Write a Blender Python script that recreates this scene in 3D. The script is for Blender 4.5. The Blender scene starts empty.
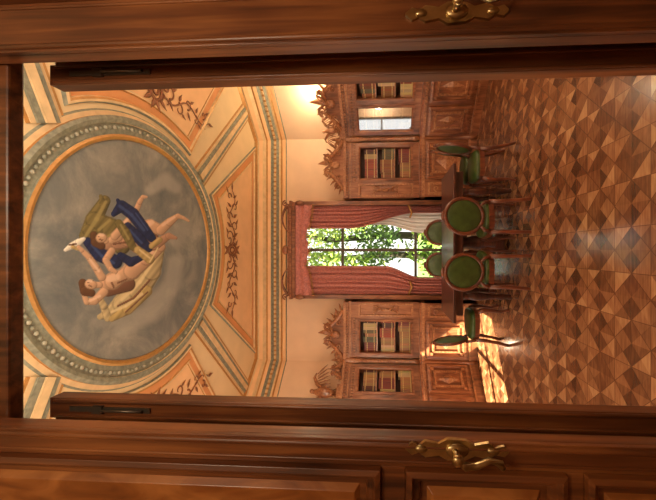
import bpy, math, random
from mathutils import Matrix, Vector
random.seed(7)
pi=math.pi
# ------------------------------------------------------------------ materials
def newmat(name):
    m=bpy.data.materials.new(name); m.use_nodes=True
    nt=m.node_tree; b=nt.nodes["Principled BSDF"]; return m,nt,b
def N(nt,t,**k):
    n=nt.nodes.new(t)
    for a,v in k.items(): setattr(n,a,v)
    return n
def ramp(nt,fac,stops):
    r=N(nt,"ShaderNodeValToRGB"); cr=r.color_ramp
    while len(cr.elements)<len(stops): cr.elements.new(0.5)
    for e,(p,c) in zip(cr.elements,stops): e.position=p; e.color=(*c,1)
    nt.links.new(fac,r.inputs[0]); return r.outputs[0]
def plain(name,col,rough=.5,metal=0,var=.12,scale=8,bump=0.0,coat=0):
    m,nt,b=newmat(name)
    tc=N(nt,"ShaderNodeTexCoord"); no=N(nt,"ShaderNodeTexNoise"); no.inputs["Scale"].default_value=scale; no.inputs["Detail"].default_value=5
    nt.links.new(tc.outputs["Object"],no.inputs["Vector"])
    c=Vector(col)
    o=ramp(nt,no.outputs[0],[(.3,tuple(c*(1-var))),(.7,tuple(c*(1+var)))])
    nt.links.new(o,b.inputs["Base Color"]); b.inputs["Roughness"].default_value=rough; b.inputs["Metallic"].default_value=metal
    b.inputs["Coat Weight"].default_value=coat
    if bump:
        bp=N(nt,"ShaderNodeBump"); bp.inputs["Strength"].default_value=bump; bp.inputs["Distance"].default_value=.01
        nt.links.new(no.outputs[0],bp.inputs["Height"]); nt.links.new(bp.outputs[0],b.inputs["Normal"])
    return m
def wood(name,c1,c2,c3,scale=(22,22,1.6),rough=.35,coat=.3,burl=False):
    m,nt,b=newmat(name)
    tc=N(nt,"ShaderNodeTexCoord"); mp=N(nt,"ShaderNodeMapping"); mp.inputs["Scale"].default_value=scale
    nt.links.new(tc.outputs["Object"],mp.inputs["Vector"])
    no=N(nt,"ShaderNodeTexNoise"); no.inputs["Scale"].default_value=1.6; no.inputs["Detail"].default_value=8; no.inputs["Distortion"].default_value=1.2 if burl else .5
    nt.links.new(mp.outputs[0],no.inputs["Vector"])
    n2=N(nt,"ShaderNodeTexNoise"); n2.inputs["Scale"].default_value=2.2; nt.links.new(tc.outputs["Object"],n2.inputs["Vector"])
    mx=N(nt,"ShaderNodeMath",operation="MULTIPLY_ADD"); nt.links.new(n2.outputs[0],mx.inputs[0]); mx.inputs[1].default_value=.45
    m2=N(nt,"ShaderNodeMath",operation="MULTIPLY"); nt.links.new(no.outputs[0],m2.inputs[0]); m2.inputs[1].default_value=.6
    nt.links.new(m2.outputs[0],mx.inputs[2])
    o=ramp(nt,mx.outputs[0],[(.36,c1),(.52,c2),(.68,c3)])
    nt.links.new(o,b.inputs["Base Color"]); b.inputs["Roughness"].default_value=rough; b.inputs["Coat Weight"].default_value=coat; b.inputs["Coat Roughness"].default_value=.2
    bp=N(nt,"ShaderNodeBump"); bp.inputs["Strength"].default_value=.15; bp.inputs["Distance"].default_value=.004
    nt.links.new(no.outputs[0],bp.inputs["Height"]); nt.links.new(bp.outputs[0],b.inputs["Normal"])
    return m
M_door=wood("door_walnut",(.050,.014,.005),(.155,.046,.013),(.31,.108,.03),(26,26,1.3),rough=.42,coat=.15)
M_doorp=wood("door_burl",(.11,.030,.008),(.30,.095,.021),(.50,.19,.05),(9,9,4),burl=True,coat=.15)
M_case=wood("bookcase_wood",(.11,.034,.013),(.26,.085,.034),(.42,.17,.075),(14,14,2))
M_casel=wood("bookcase_carved",(.15,.050,.02),(.35,.135,.055),(.54,.25,.115),(18,18,18))
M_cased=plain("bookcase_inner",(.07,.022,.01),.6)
M_table=wood("table_mahogany",(.02,.006,.004),(.06,.016,.009),(.12,.03,.015),(2,20,20),rough=.3,coat=.2)
M_chair=wood("chair_wood",(.06,.015,.007),(.14,.035,.014),(.24,.07,.025),(20,20,3))
M_green=plain("green_leather",(.045,.075,.014),.4,var=.3,scale=14,bump=.1)
M_brass=plain("brass",(.48,.36,.18),.3,1,.2,30)
M_plaster=plain("peach_plaster",(.80,.56,.37),.85,var=.05,scale=3)
M_cream=plain("cream_moulding",(.70,.49,.26),.6,var=.14,scale=10)
M_ceilb=plain("ceiling_cream",(.76,.56,.31),.8,var=.06,scale=3)
M_orange=plain("ceiling_orange",(.68,.30,.11),.8,var=.1,scale=4)
M_peach=plain("ceiling_peach",(.82,.50,.25),.8,var=.07,scale=4)
M_grey=plain("grey_moulding",(.24,.235,.17),.6,var=.3,scale=25)
M_gold=plain("gilt",(.50,.25,.075),.45,.35,.15,20)
M_brown=plain("ornament_brown",(.24,.085,.03),.6,var=.2,scale=20)
M_curt=plain("curtain_rose",(.50,.19,.16),.85,var=.25,scale=30)
M_sheer=plain("sheer_white",(.75,.74,.72),.9,var=.05)
M_dark=plain("dark_iron",(.16,.13,.10),.4,.8)
M_leaf=plain("foliage",(.24,.34,.045),.6,var=.5,scale=1.5)
M_leafd=plain("foliage_dark",(.06,.12,.02),.6,var=.5,scale=1.5)
M_bark=plain("bark",(.06,.045,.03),.9)
M_grass=plain("grass",(.10,.20,.04),.9)
M_white=plain("window_paint",(.10,.075,.05),.5)
# glass
M_glass=bpy.data.materials.new("case_glass"); M_glass.use_nodes=True
nt=M_glass.node_tree; nt.nodes.clear()
o=N(nt,"ShaderNodeOutputMaterial"); mx=N(nt,"ShaderNodeMixShader"); tr=N(nt,"ShaderNodeBsdfTransparent"); gl=N(nt,"ShaderNodeBsdfGlossy"); gl.inputs["Roughness"].default_value=.03
mx.inputs[0].default_value=.45
nt.links.new(tr.outputs[0],mx.inputs[1]); nt.links.new(gl.outputs[0],mx.inputs[2]); nt.links.new(mx.outputs[0],o.inputs[0])
# books (vertex colour)
M_book,nt,b=newmat("book_spines")
at=N(nt,"ShaderNodeAttribute",attribute_name="Col"); nt.links.new(at.outputs["Color"],b.inputs["Base Color"]); b.inputs["Roughness"].default_value=.5
# parquet
M_floor,nt,b=newmat("parquet")
tc=N(nt,"ShaderNodeTexCoord"); sp=N(nt,"ShaderNodeSeparateXYZ"); nt.links.new(tc.outputs["Object"],sp.inputs[0])
def MA(op,a,b_=None,c=None):
    n=N(nt,"ShaderNodeMath",operation=op)
    for i,v in enumerate((a,b_,c)):
        if v is None: continue
        if isinstance(v,(int,float)): n.inputs[i].default_value=v
        else: nt.links.new(v,n.inputs[i])
    return n.outputs[0]
S=.31
u=MA("DIVIDE",sp.outputs[0],S); v=MA("DIVIDE",sp.outputs[1],S)
fu=MA("SUBTRACT",MA("FRACT",u),.5); fv=MA("SUBTRACT",MA("FRACT",v),.5)
au=MA("ABSOLUTE",fu); av=MA("ABSOLUTE",fv)
sm=MA("ADD",au,av)
dia=MA("LESS_THAN",sm,.5)
quad=MA("GREATER_THAN",MA("MULTIPLY",fu,fv),0)
tri=MA("GREATER_THAN",au,av)
cb=N(nt,"ShaderNodeCombineXYZ")
nt.links.new(MA("ADD",MA("FLOOR",u),MA("MULTIPLY",MA("SIGN",fu),.25)),cb.inputs[0])
nt.links.new(MA("ADD",MA("FLOOR",v),MA("MULTIPLY",MA("SIGN",fv),.25)),cb.inputs[1])
nt.links.new(MA("ADD",dia,MA("MULTIPLY",tri,3)),cb.inputs[2])
wn=N(nt,"ShaderNodeTexWhiteNoise"); nt.links.new(cb.outputs[0],wn.inputs[0])
mp=N(nt,"ShaderNodeMapping"); mp.inputs["Scale"].default_value=(6,40,1); nt.links.new(tc.outputs["Object"],mp.inputs[0])
gn=N(nt,"ShaderNodeTexNoise"); gn.inputs["Scale"].default_value=1.5; gn.inputs["Detail"].default_value=6; nt.links.new(mp.outputs[0],gn.inputs["Vector"])
big=N(nt,"ShaderNodeTexNoise"); big.inputs["Scale"].default_value=1.1; nt.links.new(tc.outputs["Object"],big.inputs["Vector"])
val=MA("ADD",MA("MULTIPLY",dia,MA("ADD",MA("MULTIPLY",quad,.22),.24)),MA("MULTIPLY",MA("SUBTRACT",1,dia),MA("MULTIPLY",tri,.18)))
val=MA("ADD",val,MA("MULTIPLY",wn.outputs[0],.30))
val=MA("ADD",val,MA("MULTIPLY",MA("SUBTRACT",gn.outputs[0],.5),.6))
val=MA("ADD",val,MA("MULTIPLY",MA("SUBTRACT",big.outputs[0],.5),.4))
val=MA("ADD",val,.08)
seam=MA("GREATER_THAN",MA("ABSOLUTE",MA("SUBTRACT",sm,.5)),.012)
seam2=MA("GREATER_THAN",MA("MINIMUM",au,av),.008)
seam=MA("MULTIPLY",seam,seam2)
val=MA("MULTIPLY",val,MA("MULTIPLY_ADD",seam,.55,.45))
col=ramp(nt,val,[(.0,(.045,.015,.007)),(.3,(.135,.050,.021)),(.6,(.27,.118,.05)),(.95,(.48,.265,.125))])
nt.links.new(col,b.inputs["Base Color"]); b.inputs["Roughness"].default_value=.26; b.inputs["Coat Weight"].default_value=.5; b.inputs["Coat Roughness"].default_value=.12
# painting
M_paint,nt,b=newmat("ceiling_fresco")
at=N(nt,"ShaderNodeAttribute",attribute_name="Paint")
tc=N(nt,"ShaderNodeTexCoord"); no=N(nt,"ShaderNodeTexNoise"); no.inputs["Scale"].default_value=1.7; no.inputs["Detail"].default_value=8; no.inputs["Roughness"].default_value=.68; no.inputs["Distortion"].default_value=.5
nt.links.new(tc.outputs["Object"],no.inputs["Vector"])
bg=ramp(nt,no.outputs[0],[(.3,(.105,.115,.12)),(.48,(.18,.18,.165)),(.6,(.27,.255,.215)),(.75,(.42,.37,.30))])
mx=N(nt,"ShaderNodeMix",data_type="RGBA"); nt.links.new(at.outputs["Alpha"],mx.inputs[0]); nt.links.new(bg,mx.inputs[6]); nt.links.new(at.outputs["Color"],mx.inputs[7])
nt.links.new(mx.outputs[2],b.inputs["Base Color"]); b.inputs["Roughness"].default_value=.8

# ------------------------------------------------------------------ mesh builder
class MB:
    def __init__(s): s.v=[];s.f=[];s.m=[];s.s=[];s.c=[]
    def add(s,vs,fs,mi=0,smooth=False,M=None,col=None):
        o=len(s.v)
        for p in vs:
            p=Vector(p)
            s.v.append(M@p if M is not None else p)
        for f in fs:
            s.f.append([i+o for i in f]); s.m.append(mi); s.s.append(smooth); s.c.append(col)
    def box(s,x0,x1,y0,y1,z0,z1,mi=0,M=None,col=None,ch=0):
        vs=[(x,y,z) for x in(x0,x1) for y in(y0,y1) for z in(z0,z1)]
        fs=[(0,1,3,2),(4,6,7,5),(0,4,5,1),(2,3,7,6),(0,2,6,4),(1,5,7,3)]
        s.add(vs,fs,mi,False,M,col)
    def lathe(s,prof,c=(0,0,0),seg=16,mi=0,M=None,closed=False):
        vs=[];fs=[];n=len(prof)
        for i in range(seg):
            a=2*pi*i/seg
            for r,z in prof: vs.append((c[0]+r*math.cos(a),c[1]+r*math.sin(a),c[2]+z))
        for i in range(seg):
            j=(i+1)%seg
            for k in range(n-1): fs.append((i*n+k,j*n+k,j*n+k+1,i*n+k+1))
        fs.append([i*n for i in range(seg)][::-1]); fs.append([i*n+n-1 for i in range(seg)])
        s.add(vs,fs,mi,True,M)
    def tube(s,path,rad,seg=6,mi=0,M=None,closed=False,flat=1,up=None):
        path=[Vector(p) for p in path]; n=len(path)
        if not hasattr(rad,'__len__'): rad=[rad]*n
        vs=[];fs=[]
        pu=Vector(up) if up else None
        for i,p in enumerate(path):
            if closed: t=path[(i+1)%n]-path[i-1]
            else: t=path[min(i+1,n-1)]-path[max(i-1,0)]
            if t.length<1e-9: t=Vector((0,0,1))
            t.normalize()
            a=pu or Vector((0,0,1))
            if abs(t.dot(a))>.95: a=Vector((0,1,0)) if abs(t.y)<.9 else Vector((1,0,0))
            b1=t.cross(a).normalized(); b2=b1.cross(t)
            for k in range(seg):
                an=2*pi*k/seg
                vs.append(p+rad[i]*(math.cos(an)*b1+math.sin(an)*b2*flat))
        m=n if closed else n-1
        for i in range(m):
            j=(i+1)%n
            for k in range(seg):
                l=(k+1)%seg; fs.append((i*seg+k,i*seg+l,j*seg+l,j*seg+k))
        if not closed:
            fs.append(list(range(seg))[::-1]); fs.append([(n-1)*seg+k for k in range(seg)])
        s.add(vs,fs,mi,True,M)
    def ell(s,c,r,mi=0,M=None,seg=14,rings=8,col=None):
        vs=[];fs=[]
        for i in range(rings+1):
            ph=pi*i/rings
            for k in range(seg):
                a=2*pi*k/seg
                vs.append((c[0]+r[0]*math.sin(ph)*math.cos(a),c[1]+r[1]*math.sin(ph)*math.sin(a),c[2]+r[2]*math.cos(ph)))
        for i in range(rings):
            for k in range(seg):
                l=(k+1)%seg; fs.append((i*seg+k,(i+1)*seg+k,(i+1)*seg+l,i*seg+l))
        s.add(vs,fs,mi,True,M,col)
    def frame(s,x0,x1,z0,z1,y,prof,mi=0,M=None):
        """picture-frame moulding in xz plane facing -y; prof = [(inset, out)]"""
        vs=[];fs=[];n=len(prof)
        for k,o in prof:
            vs+= [(x0+k,y-o,z0+k),(x1-k,y-o,z0+k),(x1-k,y-o,z1-k),(x0+k,y-o,z1-k)]
        for i in range(n-1):
            for j in range(4):
                l=(j+1)%4; fs.append((i*4+j,i*4+l,(i+1)*4+l,(i+1)*4+j))
        s.add(vs,fs,mi,False,M)
    def obj(s,name,mats,parent=None,bevel=0):
        me=bpy.data.meshes.new(name); me.from_pydata([tuple(p) for p in s.v],[],s.f)
        for m in mats: me.materials.append(m)
        for p,mi,sm in zip(me.polygons,s.m,s.s): p.material_index=mi; p.use_smooth=sm
        if any(c is not None for c in s.c):
            ca=me.color_attributes.new("Col","FLOAT_COLOR","CORNER")
            for p,c in zip(me.polygons,s.c):
                for li in p.loop_indices: ca.data[li].color=(*(c or (.3,.3,.3)),1)
        me.update()
        ob=bpy.data.objects.new(name,me); bpy.context.scene.collection.objects.link(ob)
        if parent: ob.parent=parent
        if bevel:
            bv=ob.modifiers.new("bevel","BEVEL"); bv.width=bevel; bv.segments=2; bv.limit_method='ANGLE'; bv.angle_limit=.6
        return ob
def empty(name,loc=(0,0,0),rz=0):
    e=bpy.data.objects.new(name,None); bpy.context.scene.collection.objects.link(e); e.location=loc; e.rotation_euler=(0,0,rz); return e
def offset_poly(pts,k):
    n=len(pts); A=sum(pts[i][0]*pts[(i+1)%n][1]-pts[(i+1)%n][0]*pts[i][1] for i in range(n))
    sg=1 if A>0 else -1; out=[]
    for i in range(n):
        a=Vector(pts[i-1]);b=Vector(pts[i]);c=Vector(pts[(i+1)%n])
        d1=(b-a).normalized();d2=(c-b).normalized()
        n1=Vector((-d1.y,d1.x))*sg;n2=Vector((-d2.y,d2.x))*sg
        m=n1+n2; q=m.dot(n1)
        m=m/max(q,.35)
        out.append((b.x+m.x*k,b.y+m.y*k))
    return out
def sweep(mb,pts,prof,mis,smooth=False):
    n=len(pts); rings=[[(x,y,z) for x,y in offset_poly(pts,k)] for k,z in prof]
    for i in range(len(prof)-1):
        vs=rings[i]+rings[i+1]
        fs=[(j,(j+1)%n,n+(j+1)%n,n+j) for j in range(n)]
        mb.add(vs,fs,mis[i%len(mis)],smooth)

# ------------------------------------------------------------------ room constants
H=1.6; YC=3.23; ZC=4.215
OCT=[(2.25,6.3),(3.25,5.3),(3.25,1.75),(2.35,.95),(-2.35,.95),(-3.25,1.75),(-3.25,5.3),(-2.25,6.3)]
# floor
mb=MB(); mb.box(-3.6,3.6,-2.2,6.6,-.1,0); mb.obj("floor",[M_floor])
# ceiling slab
mb=MB(); mb.box(-3.6,3.6,.7,6.75,ZC,ZC+.2,0); mb.obj("ceiling",[M_ceilb])
# walls
def wallseg(name,p,q,th=.3,openings=(),mat=M_plaster,zt=ZC+.1):
    p=Vector((p[0],p[1],0));q=Vector((q[0],q[1],0)); L=(q-p).length; a=math.atan2(q.y-p.y,q.x-p.x)
    M=Matrix.Translation(p)@Matrix.Rotation(a,4,'Z'); mb=MB()
    xs=0
    for (x0,x1,z0,z1) in openings:
        mb.box(xs,x0,0,th,0,zt,0,M); mb.box(x0,x1,0,th,0,z0,0,M); mb.box(x0,x1,0,th,z1,zt,0,M); xs=x1
    mb.box(xs,L,0,th,0,zt,0,M)
    return mb.obj(name,[mat])
wallseg("wall_back",(-2.25,6.3),(2.25,6.3),openings=[(1.63,2.87,.12,3.4)])
wallseg("wall_back_right",(2.25,6.3),(3.25,5.3))
wallseg("wall_right",(3.25,5.3),(3.25,.95))
wallseg("wall_back_left",(-3.25,5.3),(-2.25,6.3))
wallseg("wall_left",(-3.25,.95),(-3.25,5.3),th=.12,openings=[(2.35,3.95,.2,2.9)])
# corner fill outside
mb=MB(); mb.box(2.2,3.6,6.35,6.6,0,ZC); mb.box(3.3,3.6,5.3,6.6,0,ZC); mb.obj("wall_corner_right",[M_plaster])
mb=MB(); mb.box(-3.6,-2.2,6.35,6.6,0,ZC); mb.box(-3.6,-3.3,5.3,6.6,0,ZC); mb.obj("wall_corner_left",[M_plaster])
# door wall
mb=MB()
mb.box(-3.6,-1.0,.78,.95,0,ZC+.1); mb.box(1.0,3.6,.78,.95,0,ZC+.1); mb.box(-1.0,1.0,.80,.95,2.88,ZC+.1)
mb.obj("wall_front",[M_plaster])
mb=MB()
mb.box(-.98,.98,.772,.81,2.600,2.645); mb.box(-.98,.98,.785,.81,2.645,2.9)
mb.box(-.98,.98,.775,.80,2.70,2.72)
mb.box(-1.12,-.98,.768,.98,0,2.9); mb.box(.98,1.12,.768,.98,0,2.9)
mb.obj("trim_door_frame",[M_door],bevel=.006)
# vestibule
mb=MB(); mb.box(-3.6,-3.5,-2.2,.8,0,3.4); mb.obj("wall_vestibule_left",[M_plaster])
mb=MB(); mb.box(3.5,3.6,-2.2,.8,0,3.4); mb.obj("wall_vestibule_right",[M_plaster])
mb=MB(); mb.box(-3.6,3.6,-2.3,-2.2,0,3.4); mb.obj("wall_vestibule_back",[M_plaster])
mb=MB(); mb.box(-3.6,3.6,-2.3,.8,3.4,3.5); mb.obj("ceiling_vestibule",[M_ceilb])

# cornice
mb=MB()
prof=[(0,3.70),(.03,3.71),(.03,3.78),(.06,3.80),(.06,3.84),(.10,3.88),(.10,3.93),(.16,3.97),(.19,4.02),(.19,4.05),(.26,4.09),(.30,4.15),(.30,4.18),(.36,4.215)]
sweep(mb,OCT,prof,[1,3,2,0,1,2,1,3,2,0,3,0,2])
# dentil run along the back and canted walls
for (p,q) in((OCT[7],OCT[0]),(OCT[0],OCT[1]),(OCT[6],OCT[7])):
    p=Vector(p);q=Vector(q);L=(q-p).length;a=math.atan2(q.y-p.y,q.x-p.x);M=Matrix.Translation((p.x,p.y,0))@Matrix.Rotation(a,4,'Z')
    n=int((L-.15)/.09)
    for i in range(n):
        x=.1+i*(L-.2)/max(1,n-1); mb.box(x-.025,x+.025,-.125,-.09,3.885,3.925,0,M)
mb.obj("trim_cornice",[M_cream,M_grey,M_gold,M_peach])
# ---------------------------------------------------------------- ceiling decoration
def proj(X,d,zr=2.6):
    s,c=.0523,.9986; F=d*c+zr*s
    return 373.5+314*(d*s-zr*c)/F, 250-314*X/F
# fresco disc
R0=1.13
def cap(p,a,b,ra,rb):
    ax,ay=a;bx,by=b;px,py=p
    dx,dy=bx-ax,by-ay;L=dx*dx+dy*dy
    t=0 if L==0 else max(0,min(1,((px-ax)*dx+(py-ay)*dy)/L))
    r=ra+(rb-ra)*t; ox,oy=px-ax-t*dx,py-ay-t*dy
    return math.hypot(ox,oy)/r,ox/r,oy/r
SK=(.60,.36,.22);SK2=(.44,.24,.15);SKL=(.76,.53,.37);NV=(.012,.02,.08);NVL=(.04,.07,.20);OL=(.17,.13,.045);OLL=(.34,.27,.10);GD=(.46,.33,.13);GDL=(.74,.60,.34);WH=(.78,.72,.6);HR=(.12,.05,.02);CL=(.50,.39,.21);SH=(.20,.09,.05)
CD=(.30,.28,.24);CDL=(.42,.385,.32)
strokes=[]
def st(col,*pts):
    for i in range(len(pts)-1):
        strokes.append((col,pts[i][:2],pts[i+1][:2],pts[i][2],pts[i+1][2]))
# soft clouds carrying the group
st(CDL,(120,330,9),(150,312,13),(172,285,12),(176,262,9)); st(CD,(100,322,8),(126,318,10)); st(CD,(178,240,9),(186,226,8)); st(CDL,(150,190,6),(166,180,9),(176,188,7))
# back draperies
st(OL,(84,236,5),(94,220,9),(105,201,6)); st(OL,(94,220,9),(112,229,11),(122,246,9)); st(OL,(104,206,4),(101,196,2)); st(OL,(88,230,6),(100,240,8))
st(OLL,(86,236,2),(97,219,3),(106,202,2)); st(OLL,(99,230,2),(110,220,2)); st(OLL,(106,238,2),(116,232,2))
st(NV,(88,242,5),(100,254,8),(116,262,7)); st(NVL,(92,245,1.5),(102,256,2),(114,263,2))
st(CL,(100,317,3),(110,313,6),(122,304,10),(139,289,12),(152,271,10),(161,250,4)); st(CL,(108,318,4),(104,306,4),(100,298,3))
st(GD,(112,319,3),(128,309,6),(147,291,6)); st(GDL,(122,300,2),(140,282,2.5),(156,258,1.5)); st(GDL,(112,312,1.5),(126,306,2),(142,294,2)); st(SH,(118,306,1),(134,298,1.2),(150,280,1)); st(SH,(126,312,.8),(148,292,.8))
# scroll of white cloth held aloft
st(WH,(66,250,2),(72,246,3.6),(79,242,3.6),(84,239,2)); st(GD,(73,247,2),(80,250,1.5)); st(HR,(70,245,1),(76,244,1))
# figure one (lower, reclining)
st(SH,(108,291,6),(128,284,8)); 
st(SK,(105,285,6),(113,281,9),(122,276,7),(132,271,9.5)); st(SKL,(109,279,4),(117,277,4.5)); st(SKL,(127,266,4),(134,265,5.5)); st(SH,(118,283,.8),(127,279,.8)); st(SH,(112,283,1),(114,287,1))
st(SK,(132,271,9),(147,258,8),(161,247,5)); st(SK,(161,247,5),(153,238,4.2),(144,230,3),(140,227,2)); st(SKL,(136,263,4),(152,252,3))
st(SK,(102,277,4.4),(96,267,4),(89,257,3.2),(82,250,2.6),(79,247,2)); st(SKL,(99,271,1.8),(90,259,1.4))
st(SK,(104,292,4.8),(95,301,4.2),(87,302,3.2),(84,294,2.6),(83,288,2)); st(SKL,(100,296,1.8),(90,301,1.6))
st(SK,(100,285,3.4),(94,285,3.6)); st(HR,(83,283,4.5),(85,291,5),(92,293,4)); st(SK,(90,284,5),(93,285,4.6)); st(SKL,(89,281,2.2),(92,281,2)); st(SH,(89.5,285.5,.8),(92,286.5,.8)); st(SH,(88,282.5,.6),(89,282.5,.6)); st(SH,(93,280.5,.6),(94,281,.6))
# figure two (upper, seated over the sash)
st(SK2,(109,244,6.5),(118,242,8),(128,241,6.5),(136,240,8.5)); st(SK,(112,240,4),(118,237,5)); st(SK,(128,237,3),(134,236,4)); st(SH,(114,244,1),(128,242,1))
st(SK2,(138,247,7),(155,245,5.5),(169,236,3.6),(176,238,1.8))
st(SK,(136,240,8.5),(150,226,7.2),(161,230,5.4)); st(SK,(161,230,5.4),(170,222,4.4),(178,216,2.6),(184,218,1.8),(189,221,1.2)); st(SKL,(141,231,3.4),(152,222,3.4)); st(SKL,(163,225,2),(175,217,1.3)); st(SH,(150,233,1),(158,236,1))
st(SK,(115,236,4.4),(126,224,4),(136,212,3.2),(140,202,2.8),(143,197,2.2),(147,197,1.2)); st(SKL,(120,228,1.8),(134,212,1.5))
st(SK,(112,251,3.8),(106,260,3.5),(111,269,3),(116,272,2))
st(SK,(106,241,3.2),(102,239,3.2)); st(HR,(94,235,4),(96,242,5),(102,246,4)); st(SK,(101,238,5),(103,238,4.6)); st(SKL,(100,235,2.2),(103,235,2)); st(SH,(100,239.5,.8),(102.5,240,.8)); st(SH,(98.5,236.5,.6),(99.5,236.5,.6))
# navy sash on top
st(NV,(114,214,3),(122,206,6),(133,214,6.5),(143,227,6),(152,238,4.5)); st(NV,(128,226,4),(138,237,6),(148,248,5)); st(NV,(121,256,4),(131,262,5),(143,257,3)); st(NV,(122,208,4),(118,200,2))
st(NVL,(120,206,2),(132,215,2),(144,230,2)); st(NVL,(130,230,1.5),(142,243,1.5)); st(NVL,(136,213,1),(148,230,1)); st(OL,(119,223,4),(126,233,5),(133,247,4)); st(OLL,(121,225,1.5),(129,239,1.5)); st(GD,(138,250,4),(150,259,5)); st(GDL,(140,250,1.2),(150,258,1.2)); st(GD,(152,246,3),(160,240,3)); st(GDL,(150,262,1),(158,248,1))
def sm01(x): x=max(0,min(1,x)); return x*x*(3-2*x)
def paint(X,d):
    p=proj(X,d); al=0;c=(.3,.3,.3)
    for k,(col,a,b,ra,rb) in enumerate(strokes):
        if abs(p[0]-(a[0]+b[0])/2)>40 or abs(p[1]-(a[1]+b[1])/2)>40: continue
        q,ox,oy=cap(p,a,b,ra,rb)
        if q>1.3: continue
        soft=col in(CD,CDL)
        hl=col in(SKL,NVL,OLL,GDL)
        if soft: e=.5*sm01((1.25-q)*1.1)
        elif hl: e=.75*sm01((1.1-q)*1.4)
        else: e=sm01((1.06-q)*6)
        if e>0:
            fold=.14*math.sin(p[0]*.9+p[1]*.7+k) if col in(NV,OL,GD,CL) else 0
            sh=1 if (hl or soft) else .92-.34*ox-.28*oy+fold
            if q>.8 and not(hl or soft): sh*=.68
            cc=tuple(min(1,x*sh) for x in col)
            c=tuple(c[i]*(1-e)+cc[i]*e for i in range(3)) if al>0 else cc
            al=max(al,e)
    return (*c,al)
gn=300; V=[];F=[];C=[]
for i in range(gn+1):
    for j in range(gn+1):
        x=-1+2*i/gn;y=-1+2*j/gn
        X=x*math.sqrt(1-y*y/2)*R0; Y=y*math.sqrt(1-x*x/2)*R0
        V.append((X,YC+Y,ZC-.012)); C.append(paint(X,YC+Y))
for i in range(gn):
    for j in range(gn):
        a=i*(gn+1)+j; F.append((a,a+1,a+gn+2,a+gn+1))
me=bpy.data.meshes.new("ceiling_painting"); me.from_pydata(V,[],F); me.materials.append(M_paint)
ca=me.color_attributes.new("Paint","FLOAT_COLOR","POINT")
ca.data.foreach_set("color",[x for c in C for x in c])
ob=bpy.data.objects.new("ceiling_painting",me); bpy.context.scene.collection.objects.link(ob)
# ring moulding
mb=MB()
circ=[(math.cos(2*pi*i/120),math.sin(2*pi*i/120)) for i in range(120)]
rp=[(1.11,0.0),(1.12,-.03),(1.145,-.04),(1.165,-.03),(1.165,-.015),(1.185,-.015),(1.265,-.025),(1.265,-.045),(1.30,-.06),(1.33,-.045),(1.33,-.02),(1.37,-.015),(1.385,0)]
rm=[2,2,2,1,1,1,0,1,1,2,0,1]
for k in range(len(rp)-1):
    (ra,za),(rb,zb)=rp[k],rp[k+1]
    vs=[(x*ra,YC+y*ra,ZC+za) for x,y in circ]+[(x*rb,YC+y*rb,ZC+zb) for x,y in circ]
    mb.add(vs,[(j,(j+1)%120,120+(j+1)%120,120+j) for j in range(120)],rm[k],True)
for i in range(150):
    a=2*pi*i/150; mb.ell((1.225*math.cos(a),YC+1.225*math.sin(a),ZC-.026),(.018,.018,.010),1 if i%2 else 3,seg=8,rings=5)
mb.obj("trim_ceiling_medallion_ring",[M_cream,M_grey,M_gold,plain("stone_bead",(.40,.37,.28),.6)])
# panels
def arc(a0,a1,R,n=18): return [(R*math.cos(math.radians(a0+(a1-a0)*i/n)),YC+R*math.sin(math.radians(a0+(a1-a0)*i/n))) for i in range(n+1)]
IN=offset_poly(OCT,.36)
P0,P1,P2,P3,P4,P5,P6,P7=IN
RR=1.43
panels={"back":arc(124,56,RR)+[(P0[0]-.10,P0[1]),(P7[0]+.10,P7[1])],
 "right":arc(31,-36,RR)+[(P2[0],P2[1]+.08),(P1[0],P1[1]-.12)],
 "left":arc(149,216,RR)+[(P5[0],P5[1]+.08),(P6[0],P6[1]-.12)],
 "front":arc(236,304,RR)+[(P3[0]-.3,P3[1]),(P4[0]+.3,P4[1])]}
mb=MB(); 
for k,pg in panels.items():
    pg=offset_poly(pg,.03)
    z=ZC-.008
    mb.add([(x,y,z) for x,y in pg],[list(range(len(pg)))],0)
    sweep(mb,pg,[(-.03,ZC),(-.02,ZC-.03),(.0,ZC-.035),(.02,ZC-.03),(.03,ZC-.008)],[2,1,3,1])
    p2=offset_poly(pg,.14)
    mb.add([(x,y,z-.006) for x,y in p2],[list(range(len(p2)))],4)
    sweep(mb,p2,[(-.022,z),(-.012,z-.016),(.006,z-.016),(.012,z-.006)],[3,1,3])
# diagonal band centre strips
def strip(p,q,w,z0,z1,mi):
    p=Vector(p);q=Vector(q);d=(q-p).normalized();nrm=Vector((-d.y,d.x))*w
    vs=[]
    for zz in(z0,z1):
        for a in(p-nrm,p+nrm,q+nrm,q-nrm): vs.append((a.x,a.y,zz))
    mb.add(vs,[(0,1,2,3),(4,7,6,5),(0,4,5,1),(2,6,7,3),(1,5,6,2),(0,3,7,4)],mi)
for (ang,c) in((43.5,((P0[0]+P1[0])/2,(P0[1]+P1[1])/2)),(136.5,((P6[0]+P7[0])/2,(P6[1]+P7[1])/2)),(-45,((P2[0]+P3[0])/2,(P2[1]+P3[1])/2)),(225,((P4[0]+P5[0])/2,(P4[1]+P5[1])/2))):
    a=math.radians(ang); p=(1.37*math.cos(a),YC+1.37*math.sin(a))
    strip(p,c,.15,ZC-.010,ZC+.01,3); strip(p,c,.125,ZC-.014,ZC+.01,1); strip(p,c,.085,ZC-.03,ZC+.01,2); strip(p,c,.035,ZC-.045,ZC+.01,1)
mb.obj("trim_ceiling_panels",[M_orange,M_cream,M_grey,M_gold,M_peach])
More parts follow.
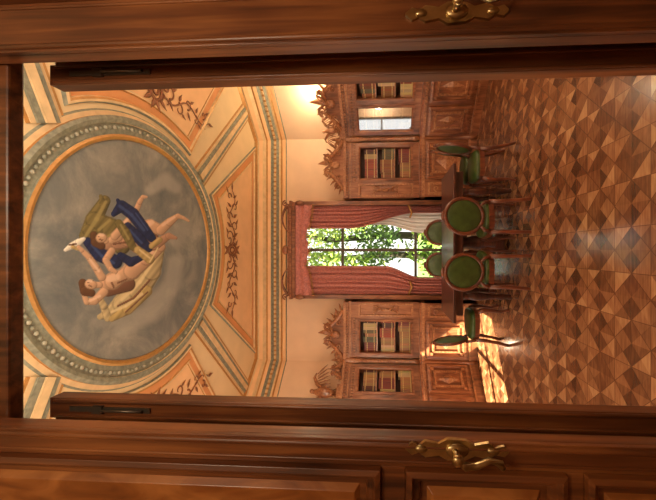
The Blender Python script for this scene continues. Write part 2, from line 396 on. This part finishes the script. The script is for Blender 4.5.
# arabesque ornaments
def arabesque(mb,o,ux,uy,L,h,thin=.012):
    def P(a,b_): return (o[0]+ux[0]*a+uy[0]*b_,o[1]+ux[1]*a+uy[1]*b_,ZC-.024)
    def line(pts,r0,r1):
        n=len(pts); mb.tube([P(*p) for p in pts],[r0+(r1-r0)*i/(n-1) for i in range(n)],6,0,flat=.6)
    def spiral(ca,cb,r,a0,turn,s):
        line([(ca+s*r*(1-.8*i/18)*math.cos(a0+turn*i/18),cb+r*(1-.8*i/18)*math.sin(a0+turn*i/18)) for i in range(19)],thin,thin*.5)
    def leaf(a,b_,an,l):
        line([(a+l*t*math.cos(an),b_+l*t*math.sin(an)) for t in(0,.25,.5,.75,1)],thin*.4,thin*.4)
        mb.tube([P(a+l*t*math.cos(an),b_+l*t*math.sin(an)) for t in(0,.2,.45,.7,1)],[.002,l*.16,l*.2,l*.12,.002],6,0,flat=.3)
    line([(.09*math.cos(2*pi*i/20),.13*math.sin(2*pi*i/20)) for i in range(21)],thin*1.6,thin*1.6)
    line([(.045*math.cos(2*pi*i/12),.07*math.sin(2*pi*i/12)) for i in range(13)],thin*1.3,thin*1.3)
    for s in(-1,1):
        for b_ in(-.12,.12): leaf(0,b_,(pi/2 if b_>0 else -pi/2)+s*.5,.15); leaf(s*.06,b_*.8,(pi/2 if b_>0 else -pi/2)-s*.9,.14)
        spiral(s*.17,.09,.07,pi,4.5,s); spiral(s*.17,-.09,.07,pi,-4.5,s)
    for s in(-1,1):
        line([(s*(.1+(L-.1)*t/24),h*.35*math.sin(t/24*3*pi)) for t in range(25)],thin,thin*.6)
        for k in range(5):
            t=(k+.7)/5.4; a=.1+(L-.1)*t; sg=1 if k%2 else -1; r=h*.5*(1-.5*t)
            spiral(s*a,sg*h*.35,r,-pi/2*sg,5.2*sg,s)
            leaf(s*a,-sg*h*.15,-sg*1.1 if s>0 else pi+sg*1.1,h*.55*(1.2-.4*t))
            leaf(s*(a+.05),sg*h*.5,sg*.6 if s>0 else pi-sg*.6,h*.45)
        leaf(s*L,0,0 if s>0 else pi,h*.6)
mb=MB()
arabesque(mb,(0,5.04),(1,0),(0,1),.98,.25)
arabesque(mb,(1.80,YC+.12),(0,1),(-1,0),1.0,.2)
arabesque(mb,(-1.80,YC+.12),(0,1),(1,0),1.0,.2)
mb.obj("trim_ceiling_arabesques",[M_brown])

# ---------------------------------------------------------------- window
mb=MB()
W=.62
mb.box(-W,-W+.07,6.38,6.46,.12,3.4);mb.box(W-.07,W,6.38,6.46,.12,3.4);mb.box(-W+.07,W-.07,6.38,6.46,3.33,3.4);mb.box(-W+.07,W-.07,6.38,6.46,.12,.2)
mb.box(-.03,.03,6.37,6.47,.2,3.33)
for z in(2.57,1.08): mb.box(-W+.07,-.03,6.385,6.455,z-.025,z+.025); mb.box(.03,W-.07,6.385,6.455,z-.025,z+.025)
w1=mb.obj("window_1",[M_white])
mb=MB()
for y in (3.33,4.1,4.87): mb.box(-3.36,-3.30,y-.03,y+.03,.2,2.9)
for z in(.23,1.9,2.87): mb.box(-3.35,-3.31,3.30,4.90,z-.03,z+.03)
mb.obj("window_2",[M_white])
# curtains + carved pelmet
cur=empty("window_curtains",(0,0,0))
def curtain(side,name,zt,zb,edge,mat,y0=6.12,outer=.86,folds=9,amp=.03):
    mb=MB();nu,nv=90,50;vs=[]
    for j in range(nv+1):
        t=j/nv; z=zt+(zb-zt)*t; e=edge(z)
        for i in range(nu+1):
            u=i/nu; x=outer+(e-outer)*u
            ff=amp*(math.sin(u*folds*2*pi+.6*math.sin(z*2))+.4*math.sin(u*folds*3.3*pi+1.3))*(.6+.4*t)
            vs.append((side*x,y0+ff,z))
    fs=[(j*(nu+1)+i,j*(nu+1)+i+1,(j+1)*(nu+1)+i+1,(j+1)*(nu+1)+i) for j in range(nv) for i in range(nu)]
    mb.add(vs,fs,0,True); return mb.obj(name,[mat],cur)
def sst(a,b,x): t=max(0,min(1,(x-a)/(b-a))); return t*t*(3-2*t)
curtain(1,"drape_right",3.42,.03,lambda z:(.42+.30*(1-sst(1.1,2.4,z))) ,M_curt,folds=6,amp=.04)
curtain(-1,"drape_left",3.42,.03,lambda z:(.31+.22*(1-sst(1.0,1.7,z))),M_curt,folds=6,amp=.04)
curtain(1,"sheer_right",3.4,.05,lambda z:(.50-.16*(1-sst(1.0,1.7,z))),M_sheer,y0=6.24,folds=7,amp=.012)
# swag valance
mb=MB();nu,nv=80,14;vs=[]
for j in range(nv+1):
    t=j/nv
    for i in range(nu+1):
        u=-1+2*i/nu; drop=.16+.12*abs(u)**3+.05*abs(math.cos(u*1.5*pi))
        vs.append((u*.88,6.03-.02*math.sin(t*14)-.03*math.sin(u*30)*t,3.44-t*(drop+.05)))
mb.add(vs,[(j*(nu+1)+i,j*(nu+1)+i+1,(j+1)*(nu+1)+i+1,(j+1)*(nu+1)+i) for j in range(nv) for i in range(nu)],0,True)
for i in range(45):
    u=-1+2*i/44; drop=.16+.12*abs(u)**3+.05*abs(math.cos(u*1.5*pi)); mb.ell((u*.88,6.03,3.44-drop-.07),(.013,.013,.025),1,seg=6,rings=4)
for s,x in((1,.70),(-1,.68)): mb.tube([(s*.88,6.1,1.25),(s*(x+.02),6.05,1.18),(s*(x-.08),6.07,1.22)],.02,8,1)
mb.obj("swag_valance",[M_curt,M_gold],cur)
mb=MB()
mb.box(-.93,.93,6.0,6.27,3.44,3.50); mb.box(-.95,.95,5.96,6.27,3.50,3.54); mb.box(-.90,.90,6.03,6.27,3.54,3.60)
for s in(-1,1):
    mb.box(s*.91-.04,s*.91+.04,6.05,6.27,.0,3.44) 
    mb.tube([(s*(.86-.5*t/20+.0),6.02,3.60+.10*math.sin(t/20*pi)) for t in range(21)],[.03-.001*t for t in range(21)],8,0)
    mb.tube([(s*(.90+.06*(1-i/20)*math.cos(i/20*9)),6.0,3.63+.06*(1-i/20)*math.sin(i/20*9)) for i in range(20)],.014,6,0)
    mb.ell((s*.91,6.0,3.35),(.05,.05,.09))
mb.ell((0,6.02,3.64),(.09,.03,.06))
mb.obj("carved_pelmet",[M_case],cur)

# ---------------------------------------------------------------- bookcases
books=MB()
BC=[(.16,.05,.02),(.25,.09,.03),(.34,.17,.07),(.10,.03,.02),(.30,.06,.03),(.42,.27,.12),(.12,.10,.05),(.50,.36,.18),(.2,.04,.03),(.45,.30,.15)]
def fillbooks(x0,x1,y,z,hmax,M):
    x=x0
    base=random.choice(BC); run=0
    while x<x1-.02:
        if run<=0: base=random.choice(BC); run=random.randint(2,9); bw=random.uniform(.026,.05); bh=hmax*random.uniform(.72,.93)
        run-=1
        w=bw*random.uniform(.95,1.05)
        if x+w>x1: break
        c=tuple(k*random.uniform(.85,1.15) for k in base)
        books.box(x+.002,x+w-.002,y,y+.15,z,z+bh,0,M,c)
        g=(.6,.42,.16)
        for f in(.15,.75): books.box(x+.002,x+w-.002,y-.002,y,z+bh*f,z+bh*(f+.06),0,M,g)
        x+=w
def scroll(mb,cx,y,cz,r,a0,turn,s,rad,M,mi=1):
    mb.tube([(cx+s*r*(1-.85*i/20)*math.cos(a0+turn*i/20),y,cz+r*(1-.85*i/20)*math.sin(a0+turn*i/20)) for i in range(21)],[rad*(1-.5*i/20) for i in range(21)],7,mi,M)
def leafv(mb,x,y,z,an,l,M,mi=1,w=.2):
    mb.tube([(x+l*t*math.cos(an)+.15*l*math.sin(t*2.5),y-.02*math.sin(t*3),z+l*t*math.sin(an)) for t in(0,.2,.45,.7,.9,1)],[.006,l*w*.8,l*w,l*w*.7,l*w*.3,.003],6,mi,M,flat=.5)
def crest(mb,cx,y,z,w,h,M):
    for s in(-1,1):
        n=16
        mb.tube([(cx+s*(w*.5-w*.36*i/n),y,z+.02+h*.55*(i/n)**1.4) for i in range(n+1)],[.04]*n+[.028],8,1,M)
        mb.add([(cx,y+.02,z),(cx+s*w*.48,y+.02,z),(cx+s*w*.30,y+.02,z+h*.16),(cx+s*w*.14,y+.02,z+h*.5),(cx,y+.02,z+h*.45)],[(0,1,2,3,4)],0,False,M)
        scroll(mb,cx+s*w*.13,y,z+h*.60,h*.17,0,6.5,s,.026,M)
        scroll(mb,cx+s*w*.42,y,z+h*.22,h*.14,pi,-6,s,.024,M)
        scroll(mb,cx+s*w*.24,y-.02,z+h*.18,h*.12,0,6,s,.02,M)
        for k in range(5): leafv(mb,cx+s*(w*.14+k*w*.08),y,z+h*(.52-.11*k),pi/2-s*(.4+.2*k),h*.32,M,w=.24)
    for a in(-60,-30,0,30,60): leafv(mb,cx,y,z+h*.38,pi/2+math.radians(a),h*(.62 if a==0 else .5),M,w=.17)
    mb.ell((cx,y-.02,z+h*.32),(h*.14,.03,h*.17),1,M)
def eagle(mb,cx,y,z,h,M):
    mb.tube([(cx,y+.03,z+.02*h),(cx,y+.01,z+.22*h),(cx,y-.01,z+.45*h),(cx,y-.02,z+.62*h),(cx,y-.03,z+.75*h),(cx,y-.05,z+.84*h)],[.05*h,.13*h,.18*h,.14*h,.08*h,.05*h],10,1,M)
    mb.ell((cx,y-.05,z+.84*h),(.075*h,.1*h,.075*h),1,M)
    mb.tube([(cx,y-.05-.08*h,z+.84*h),(cx,y-.05-.15*h,z+.82*h),(cx,y-.05-.17*h,z+.77*h)],[.035*h,.025*h,.006*h],6,1,M)
    for s in(-1,1):
        mb.tube([(cx+s*.1*h,y,z+.5*h),(cx+s*.28*h,y,z+.72*h),(cx+s*.5*h,y,z+.85*h),(cx+s*.66*h,y,z+.8*h)],[.06*h,.07*h,.05*h,.02*h],8,1,M)
        for k in range(7):
            t=k/6; bx=cx+s*(.16+.46*t)*h; bz=z+(.58+.28*t-.1*t*t)*h; an=-pi/2+s*(.1+.75*t); l=(.36+.12*t)*h
            mb.tube([(bx,y,bz),(bx+.5*l*math.cos(an),y-.01,bz+.5*l*math.sin(an)),(bx+l*math.cos(an),y,bz+l*math.sin(an))],[.03*h,.045*h,.008*h],6,1,M,flat=.5)
        mb.tube([(cx+s*.06*h,y-.03,z+.2*h),(cx+s*.08*h,y-.05,z+.05*h),(cx+s*.08*h,y-.1,z)],[.05*h,.03*h,.03*h],6,1,M)
    for a in(-.25,0,.25): mb.tube([(cx,y+.04,z+.15*h),(cx+a*h,y+.06,z-.12*h)],[.05*h,.04*h],6,1,M,flat=.5)
def lowerpanel(mb,x0,x1,z0,z1,y,M):
    mb.frame(x0,x1,z0,z1,y,[(0,0),(0,.03),(.045,.035),(.06,.012),(.07,.012),(.075,.0)],0,M)
    w=x1-x0;h=z1-z0
    a=.10
    mb.frame(x0+a,x1-a,z0+a,z1-a,y,[(0,0),(.01,.026),(.04,.026),(.05,.004)],1,M)
    cx=(x0+x1)/2;cz=(z0+z1)/2; rw=max(.03,w/2-.17);rh=h/2-.17
    mb.add([(cx-rw,y-.002,cz),(cx,y-.002,cz-rh),(cx+rw,y-.002,cz),(cx,y-.002,cz+rh),(cx,y-.05,cz)],[(0,1,4),(1,2,4),(2,3,4),(3,0,4)],1,False,M)
    for sx in(-1,1):
        for sz in(-1,1):
            px=cx+sx*(w/2-.085);pz=cz+sz*(h/2-.085)
            mb.box(px-.028,px+.028,y-.035,y,pz-.028,pz+.028,1,M)
def pilaster(mb,x0,x1,y,M):
    cx=(x0+x1)/2; w=x1-x0
    mb.box(x0,x1,y-.0,0,0,2.34,0,M)
    mb.frame(x0+.02,x1-.02,.22,.90,y,[(0,0),(0,.02),(.03,.02),(.04,.002)],1,M)
    mb.frame(x0+.02,x1-.02,1.16,2.2,y,[(0,0),(0,.02),(.03,.02),(.04,.002)],1,M)
    for z in(.56,1.68):
        hh=.22 if z<1 else .38
        for s in(-1,1):
            for k in(-1,1):
                scroll(mb,cx+s*w*.14,y-.02,z+k*hh*.55,w*.13,0,5.5*k,s,.011,M)
                leafv(mb,cx,y-.02,z+k*hh*.2,k*pi/2+s*.45,hh*.4,M,w=.16)
        mb.ell((cx,y-.02,z),(w*.12,.03,.07),1,M)
def bookcase(origin,rz,x0,x1,bays,pil,crests,glassbays=()):
    e=empty("bookcase")
    M=Matrix.Translation((origin[0],origin[1],0))@Matrix.Rotation(rz,4,'Z')
    mb=MB(); D=-.42; U=-.30; BK=-.004
    mb.box(x0,x1,D-.02,BK,0,.12,0,M); mb.box(x0,x1,D-.03,BK,.12,.15,1,M)
    mb.box(x0,x1,D,-.02,.15,.96,0,M)
    mb.box(x0-.01,x1+.01,D-.04,BK,.96,1.01,1,M); mb.box(x0,x1,D-.015,BK,1.01,1.05,0,M)
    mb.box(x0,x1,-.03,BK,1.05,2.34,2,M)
    mb.box(x0,x1,U,-.03,1.05,1.16,0,M); mb.box(x0,x1,U,-.03,2.22,2.34,0,M)
    mb.box(x0-.01,x1+.01,U-.03,BK,2.34,2.38,1,M); mb.box(x0,x1,U-.06,BK,2.38,2.43,0,M); mb.box(x0-.01,x1+.01,U-.11,BK,2.43,2.48,1,M)
    nd=int((x1-x0)/.05)
    for i in range(nd):
        xx=x0+(i+.5)*(x1-x0)/nd; mb.box(xx-.013,xx+.013,U-.085,U-.05,2.39,2.43,1,M)
        mb.box(xx-.013,xx+.013,U-.025,U,2.26,2.30,1,M)
    if pil:
        pilaster(mb,pil[0],pil[1],U-.04,M); mb.box(pil[0],pil[1],D-.03,U,.15,.96,0,M)
        mb.frame(pil[0]+.03,pil[1]-.03,.22,.90,D-.03,[(0,0),(0,.02),(.04,.02),(.05,.002)],1,M)
        pc=(pil[0]+pil[1])/2
        scroll(mb,pc,D-.05,.56,.07,0,6,1,.014,M); scroll(mb,pc,D-.05,.38,.06,0,6,-1,.014,M); scroll(mb,pc,D-.05,.74,.06,0,6,-1,.014,M)
    gl=MB()
    for bi,(a,b_) in enumerate(bays):
        lowerpanel(mb,a+.02,b_-.02,.2,.92,D,M)
        mb.box(a-.02,a+.03,U-.01,-.03,1.16,2.22,0,M); mb.box(b_-.03,b_+.02,U-.01,-.03,1.16,2.22,0,M)
        mb.frame(a+.02,b_-.02,1.16,2.22,U-.01,[(0,-.02),(0,.02),(.035,.022),(.05,.008),(.055,-.03)],0,M)
        for k,z in enumerate((1.18,1.52,1.86)):
            if k: mb.box(a+.03,b_-.03,-.27,-.03,z-.02,z,1,M)
            fillbooks(a+.05,b_-.05,-.24,z,.31 if k<2 else .30,M)
        if bi in glassbays: gl.box(a+.05,b_-.05,U+.005,U+.01,1.2,2.18,0,M)
    for c in crests:
        if c[0]=='c': crest(mb,c[1],U-.03,2.48,c[2],c[3],M)
        else:
            mb.box(c[1]-.12,c[1]+.12,U-.06,-.05,2.48,2.55,1,M); eagle(mb,c[1],U+.05,2.55,c[3],M)
    mb.obj("carcass",[M_case,M_casel,M_cased],e,bevel=.004)
    if glassbays: gl.obj("glass_doors",[M_glass],e)
    return e
bookcase((0,6.3),0,.99,2.05,[(1.30,2.03)],(.99,1.28),[('c',1.62,.95,.50)])
bookcase((0,6.3),0,-2.05,-.99,[(-2.03,-1.30)],(-1.28,-.99),[('c',-1.62,.95,.50)])
bookcase((2.25,6.3),-pi/4,.20,1.36,[(.22,.77),(.79,1.34)],None,[('c',.80,1.0,.54),('e',.28,0,.36)],(0,))
bookcase((-3.25,5.3),pi/4,.06,1.22,[(.08,.63),(.65,1.20)],None,[('e',.70,0,.54),('c',1.08,.3,.28),('c',.32,.3,.28)])
books.obj("library_books",[M_book])
for s in(-1,1):
    mb=MB(); c=(s*2.085,5.885,0)
    mb.lathe([(.06,0),(.06,.15),(.045,.17),(.04,.5),(.045,.93),(.06,.96),(.06,1.05)],c,14,0)
    c2=(s*2.115,5.985,0)
    mb.lathe([(.05,1.05),(.05,1.15),(.035,1.18),(.04,1.6),(.033,2.15),(.05,2.2),(.055,2.34),(.07,2.43),(.07,2.48),(.03,2.5),(.05,2.56),(.03,2.62),(.012,2.72)],c2,14,1)
    mb.obj("trim_column",[M_case,M_casel])

# ---------------------------------------------------------------- table & chairs
tb=empty("dining_table")
mb=MB()
mb.box(-.95,1.12,4.1,5.02,.745,.785); mb.box(-.86,1.03,4.17,4.95,.64,.745)
for x in(-.62,.78):
    for y in(4.25,4.87):
        mb.lathe([(.045,.64),(.05,.6),(.035,.56),(.055,.5),(.06,.42),(.04,.3),(.03,.2),(.045,.12),(.03,.06),(.035,0)][::-1],(x,y,0),14,0)
mb.lathe([(.16,.02),(.17,.06),(.08,.12),(.07,.25),(.11,.38),(.08,.52),(.12,.64)],(.1,4.56,0),16,0)
mb.box(-.6,.76,4.53,4.59,.14,.19)
mb.obj("table_body",[M_table],tb,bevel=.008)
def chair(loc,rz):
    e=empty("dining_chair",loc,rz)
    mb=MB()
    n=28; pts=[]
    for i in range(n):
        a=2*pi*i/n; x=math.cos(a);y=math.sin(a)
        sx=math.copysign(abs(x)**.6,x);sy=math.copysign(abs(y)**.6,y)
        pts.append((sx*(.23+.025*sy),sy*.22))
    vs=[(x,y,.39) for x,y in pts]+[(x,y,.45) for x,y in pts]
    mb.add(vs,[(i,(i+1)%n,n+(i+1)%n,n+i) for i in range(n)]+[list(range(n))[::-1],list(range(n,2*n))],0)
    for s in(-1,1):
        mb.tube([(s*.215,.19,.42),(s*.235,.215,.34),(s*.225,.21,.22),(s*.21,.195,.1),(s*.215,.215,.03),(s*.215,.225,0)],[.034,.036,.024,.017,.018,.024],8,0)
        mb.tube([(s*.18,-.19,.44),(s*.18,-.2,.3),(s*.185,-.23,.12),(s*.19,-.26,0)],[.028,.025,.021,.02],8,0)
        mb.tube([(s*.18,-.19,.42),(s*.165,-.215,.5),(s*.12,-.23,.555)],[.024,.02,.018],8,0)
    Mb=Matrix.Translation((0,-.245,.745))@Matrix.Rotation(math.radians(9),4,'X')
    mb.tube([(.205*math.cos(2*pi*i/36),0,.225*math.sin(2*pi*i/36)) for i in range(36)],.023,8,0,Mb,closed=True,up=(0,1,0))
    mb.ell((0,0,.25),(.06,.02,.025),0,Mb)
    mb.obj("frame",[M_chair],e)
    mb=MB()
    mb.ell((0,0,0),(.19,.03,.21),0,Mb,seg=28,rings=12); mb.obj("back_pad",[M_green],e)
    mb=MB()
    vs=[];rings=[(1.0,.45),(1.0,.475),(.93,.495),(.7,.51),(.35,.517),(.01,.52)]
    for k,z in rings: vs+=[(x*k*.96,y*k*.96,z) for x,y in pts]
    fs=[(r*n+i,r*n+(i+1)%n,(r+1)*n+(i+1)%n,(r+1)*n+i) for r in range(5) for i in range(n)]
    mb.add(vs,fs,0,True); mb.obj("seat_cushion",[M_green],e)
    return e
chair((.38,3.92,0),.05); chair((-.24,3.92,0),-.06)
chair((.30,5.22,0),pi); chair((-.26,5.22,0),pi)
chair((1.12,4.30,0),pi/2-.05); chair((1.22,4.86,0),pi/2-.3)
chair((-1.04,4.52,0),-pi/2+.05)

# ---------------------------------------------------------------- foreground doors
def leaf(name,side,xin,yf,th,z1,panels,stile,handle=None):
    e=empty(name); mb=MB(); M=Matrix.Scale(side,4,(1,0,0))
    xo=xin+.62
    mb.box(xin,xo,yf+.012,yf+th,.01,z1,0,M)
    mb.box(xin,xin+stile,yf,yf+.012,.01,z1,0,M); mb.box(xo-.08,xo,yf,yf+.012,.01,z1,0,M)
    zs=[.01]+[z for p in panels for z in p]+[z1]
    for i in range(0,len(zs),2): mb.box(xin+stile,xo-.08,yf,yf+.012,zs[i],zs[i+1],0,M)
    for a,b_ in panels:
        mb.frame(xin+stile,xo-.08,a,b_,yf+.012,[(0,.012),(.002,.026),(.014,.030),(.02,.016),(.03,.014),(.036,.003)],0,M)
        mb.frame(xin+stile+.05,xo-.13,a+.05,b_-.05,yf+.012,[(0,0),(.012,.012),(.10,.013)],1,M)
        k=.062
        mb.box(xin+stile+k,xo-.13-.012,yf,yf+.012,a+k,b_-k,1,M)
    mb.tube([(xin+.012,yf,.02),(xin+.012,yf,z1)],.007,8,0,M)
    mb.tube([(xin+stile-.012,yf,.02),(xin+stile-.012,yf,z1)],.004,8,0,M)
    mb.obj("leaf",[M_door,M_doorp],e,bevel=.0015)
    if handle:
        hx,hz=handle; hb=MB()
        pr=[(-.115,.002),(-.105,.012),(-.085,.008),(-.07,.018),(-.04,.012),(-.02,.022),(.02,.024),(.04,.013),(.07,.018),(.085,.008),(.10,.014),(.115,.002)]
        vs=[(hx-w,yf-.006,hz+z) for z,w in pr]+[(hx+w,yf-.006,hz+z) for z,w in pr]+[(hx-w*1.1,yf,hz+z) for z,w in pr]+[(hx+w*1.1,yf,hz+z) for z,w in pr]
        n=len(pr); fs=[]
        for i in range(n-1): fs+=[(i,n+i,n+i+1,i+1),(i,i+1,2*n+i+1,2*n+i),(n+i,3*n+i,3*n+i+1,n+i+1)]
        hb.add(vs,fs,0,False,M)
        hb.ell((hx,yf-.008,hz),(.017,.008,.026),0,M); hb.ell((hx,yf-.006,hz+.08),(.009,.006,.014),0,M); hb.ell((hx,yf-.006,hz-.08),(.009,.006,.014),0,M)
        hb.tube([(hx,yf,hz+.005),(hx,yf-.04,hz+.005)],[.009,.008],10,0,M)
        hb.tube([(hx,yf-.04,hz+.005),(hx+.012,yf-.042,hz-.01),(hx+.008,yf-.044,hz-.035),(hx-.004,yf-.042,hz-.06),(hx+.004,yf-.042,hz-.085),(hx+.014,yf-.042,hz-.09)],[.010,.009,.007,.007,.009,.006],10,0,M)
        hb.ell((hx,yf-.042,hz+.005),(.013,.009,.013),0,M)
        hb.obj("handle",[M_brass],e)
    return e
leaf("door_1",1,.483,.72,.045,2.95,[(.2,1.15),(1.19,1.56),(1.62,2.8)],.118,(.535,1.45))
leaf("door_2",-1,.435,.72,.045,2.95,[(.2,1.17),(1.21,1.565),(1.62,2.8)],.06,(.450,1.45))
def inner(name,side,x0,w=.058):
    e=empty(name); M=Matrix.Scale(side,4,(1,0,0)); mb=MB()
    mb.box(x0,x0+w,.86,.90,.01,2.585,0,M); mb.box(x0+w,x0+.5,.875,.90,.01,2.585,0,M)
    mb.tube([(x0+.008,.86,.02),(x0+.008,.86,2.57)],.006,8,0,M); mb.tube([(x0+w-.008,.86,.02),(x0+w-.008,.86,2.57)],.004,8,0,M)
    mb.obj("leaf",[M_door],e,bevel=.002)
    hb=MB(); hb.box(x0+.022,x0+.036,.855,.86,2.28,2.52,0,M); hb.box(x0+.018,x0+.04,.852,.86,2.42,2.45,0,M); hb.tube([(x0+.029,.85,2.3),(x0+.029,.85,2.42)],.004,8,0,M)
    hb.obj("flush_bolt",[M_dark],e)
inner("door_3",1,.478); inner("door_4",-1,.428)

# ---------------------------------------------------------------- garden
mb=MB()
mb.box(-14,14,6.8,30,-1.2,-1.0,2)
random.seed(3)
cl=[(random.uniform(-4,4),random.uniform(9,14),random.uniform(-.3,6.5)) for _ in range(115)]
for c in cl:
    r=random.uniform(.6,1.1); dk=random.random()<.33
    for k in range(130):
        d=Vector((random.gauss(0,1),random.gauss(0,1),random.gauss(0,1))).normalized()*r*random.uniform(.5,1)
        p=Vector(c)+d; s=random.uniform(.07,.14)
        a=Vector((random.gauss(0,1),random.gauss(0,1),random.gauss(0,1))).normalized(); b_=a.orthogonal().normalized()
        mb.add([p-a*s,p+b_*s*.5,p+a*s,p-b_*s*.5],[(0,1,2,3)],1 if dk else 0)
for x,y in((-1.6,11),(.5,12.5),(1.9,10.5),(-.3,14)):
    mb.tube([(x,y,-1),(x+.1,y,1.5),(x-.1,y,4),(x+.3,y,6.5)],[.18,.14,.11,.05],8,3)
mb.obj("garden_trees",[M_leaf,M_leafd,M_grass,M_bark])

# ---------------------------------------------------------------- lights
def light(name,typ,loc,power,col=(1,.86,.68),size=.3,rot=None,sy=None):
    l=bpy.data.lights.new(name,typ); l.energy=power; l.color=col
    if typ=='AREA':
        l.size=size
        if sy: l.shape='RECTANGLE'; l.size_y=sy
    elif typ=='POINT': l.shadow_soft_size=size
    o=bpy.data.objects.new(name,l); bpy.context.scene.collection.objects.link(o); o.location=loc
    if rot: o.rotation_euler=rot
    return o
for i,(x,y,z,p) in enumerate(((2.75,3.0,2.0,52),(-2.75,3.0,2.0,52),(2.5,1.6,2.1,20),(-2.5,1.6,2.1,20))):
    light("room_fill_light","POINT",(x,y,z),p,(1,.84,.62),.22)  # added soft fill at the sides, out of view; no lamp fixtures there
light("front_fill_light","AREA",(0,1.12,3.5),46,(1,.86,.66),3.0,(math.radians(80),0,0),.5)  # added fill panel hidden above the door, brightens the room
light("bookcase_top_light","POINT",(2.72,5.42,2.98),34,(1,.86,.55),.06)
light("vestibule_fill_light","POINT",(.3,-.6,2.6),42,(1,.80,.56),.25)  # added fill behind the camera for the near door faces
sun=bpy.data.lights.new("sun","SUN"); sun.energy=42; sun.angle=.01; sun.color=(1,.92,.66)
so=bpy.data.objects.new("sun",sun); bpy.context.scene.collection.objects.link(so)
so.rotation_euler=Vector((.70,.52,-.88)).to_track_quat('-Z','Y').to_euler()
w=bpy.data.worlds.new("sky"); bpy.context.scene.world=w; w.use_nodes=True
bg=w.node_tree.nodes["Background"]; bg.inputs[0].default_value=(1,.98,.94,1); bg.inputs[1].default_value=1.8
bpy.context.scene.view_settings.view_transform='Standard'

# ---------------------------------------------------------------- camera
cam=bpy.data.cameras.new("camera"); co=bpy.data.objects.new("camera",cam); bpy.context.scene.collection.objects.link(co)
p=math.radians(3); s,c=math.sin(p),math.cos(p)
R=Matrix(((0,1,0),(s,0,-c),(-c,0,-s)))
co.matrix_world=Matrix.Translation((0,0,H))@R.to_4x4()
cam.lens=314/656*36; cam.sensor_width=36; cam.sensor_fit='HORIZONTAL'; cam.shift_x=-45.5/656; cam.clip_start=.02
bpy.context.scene.camera=co
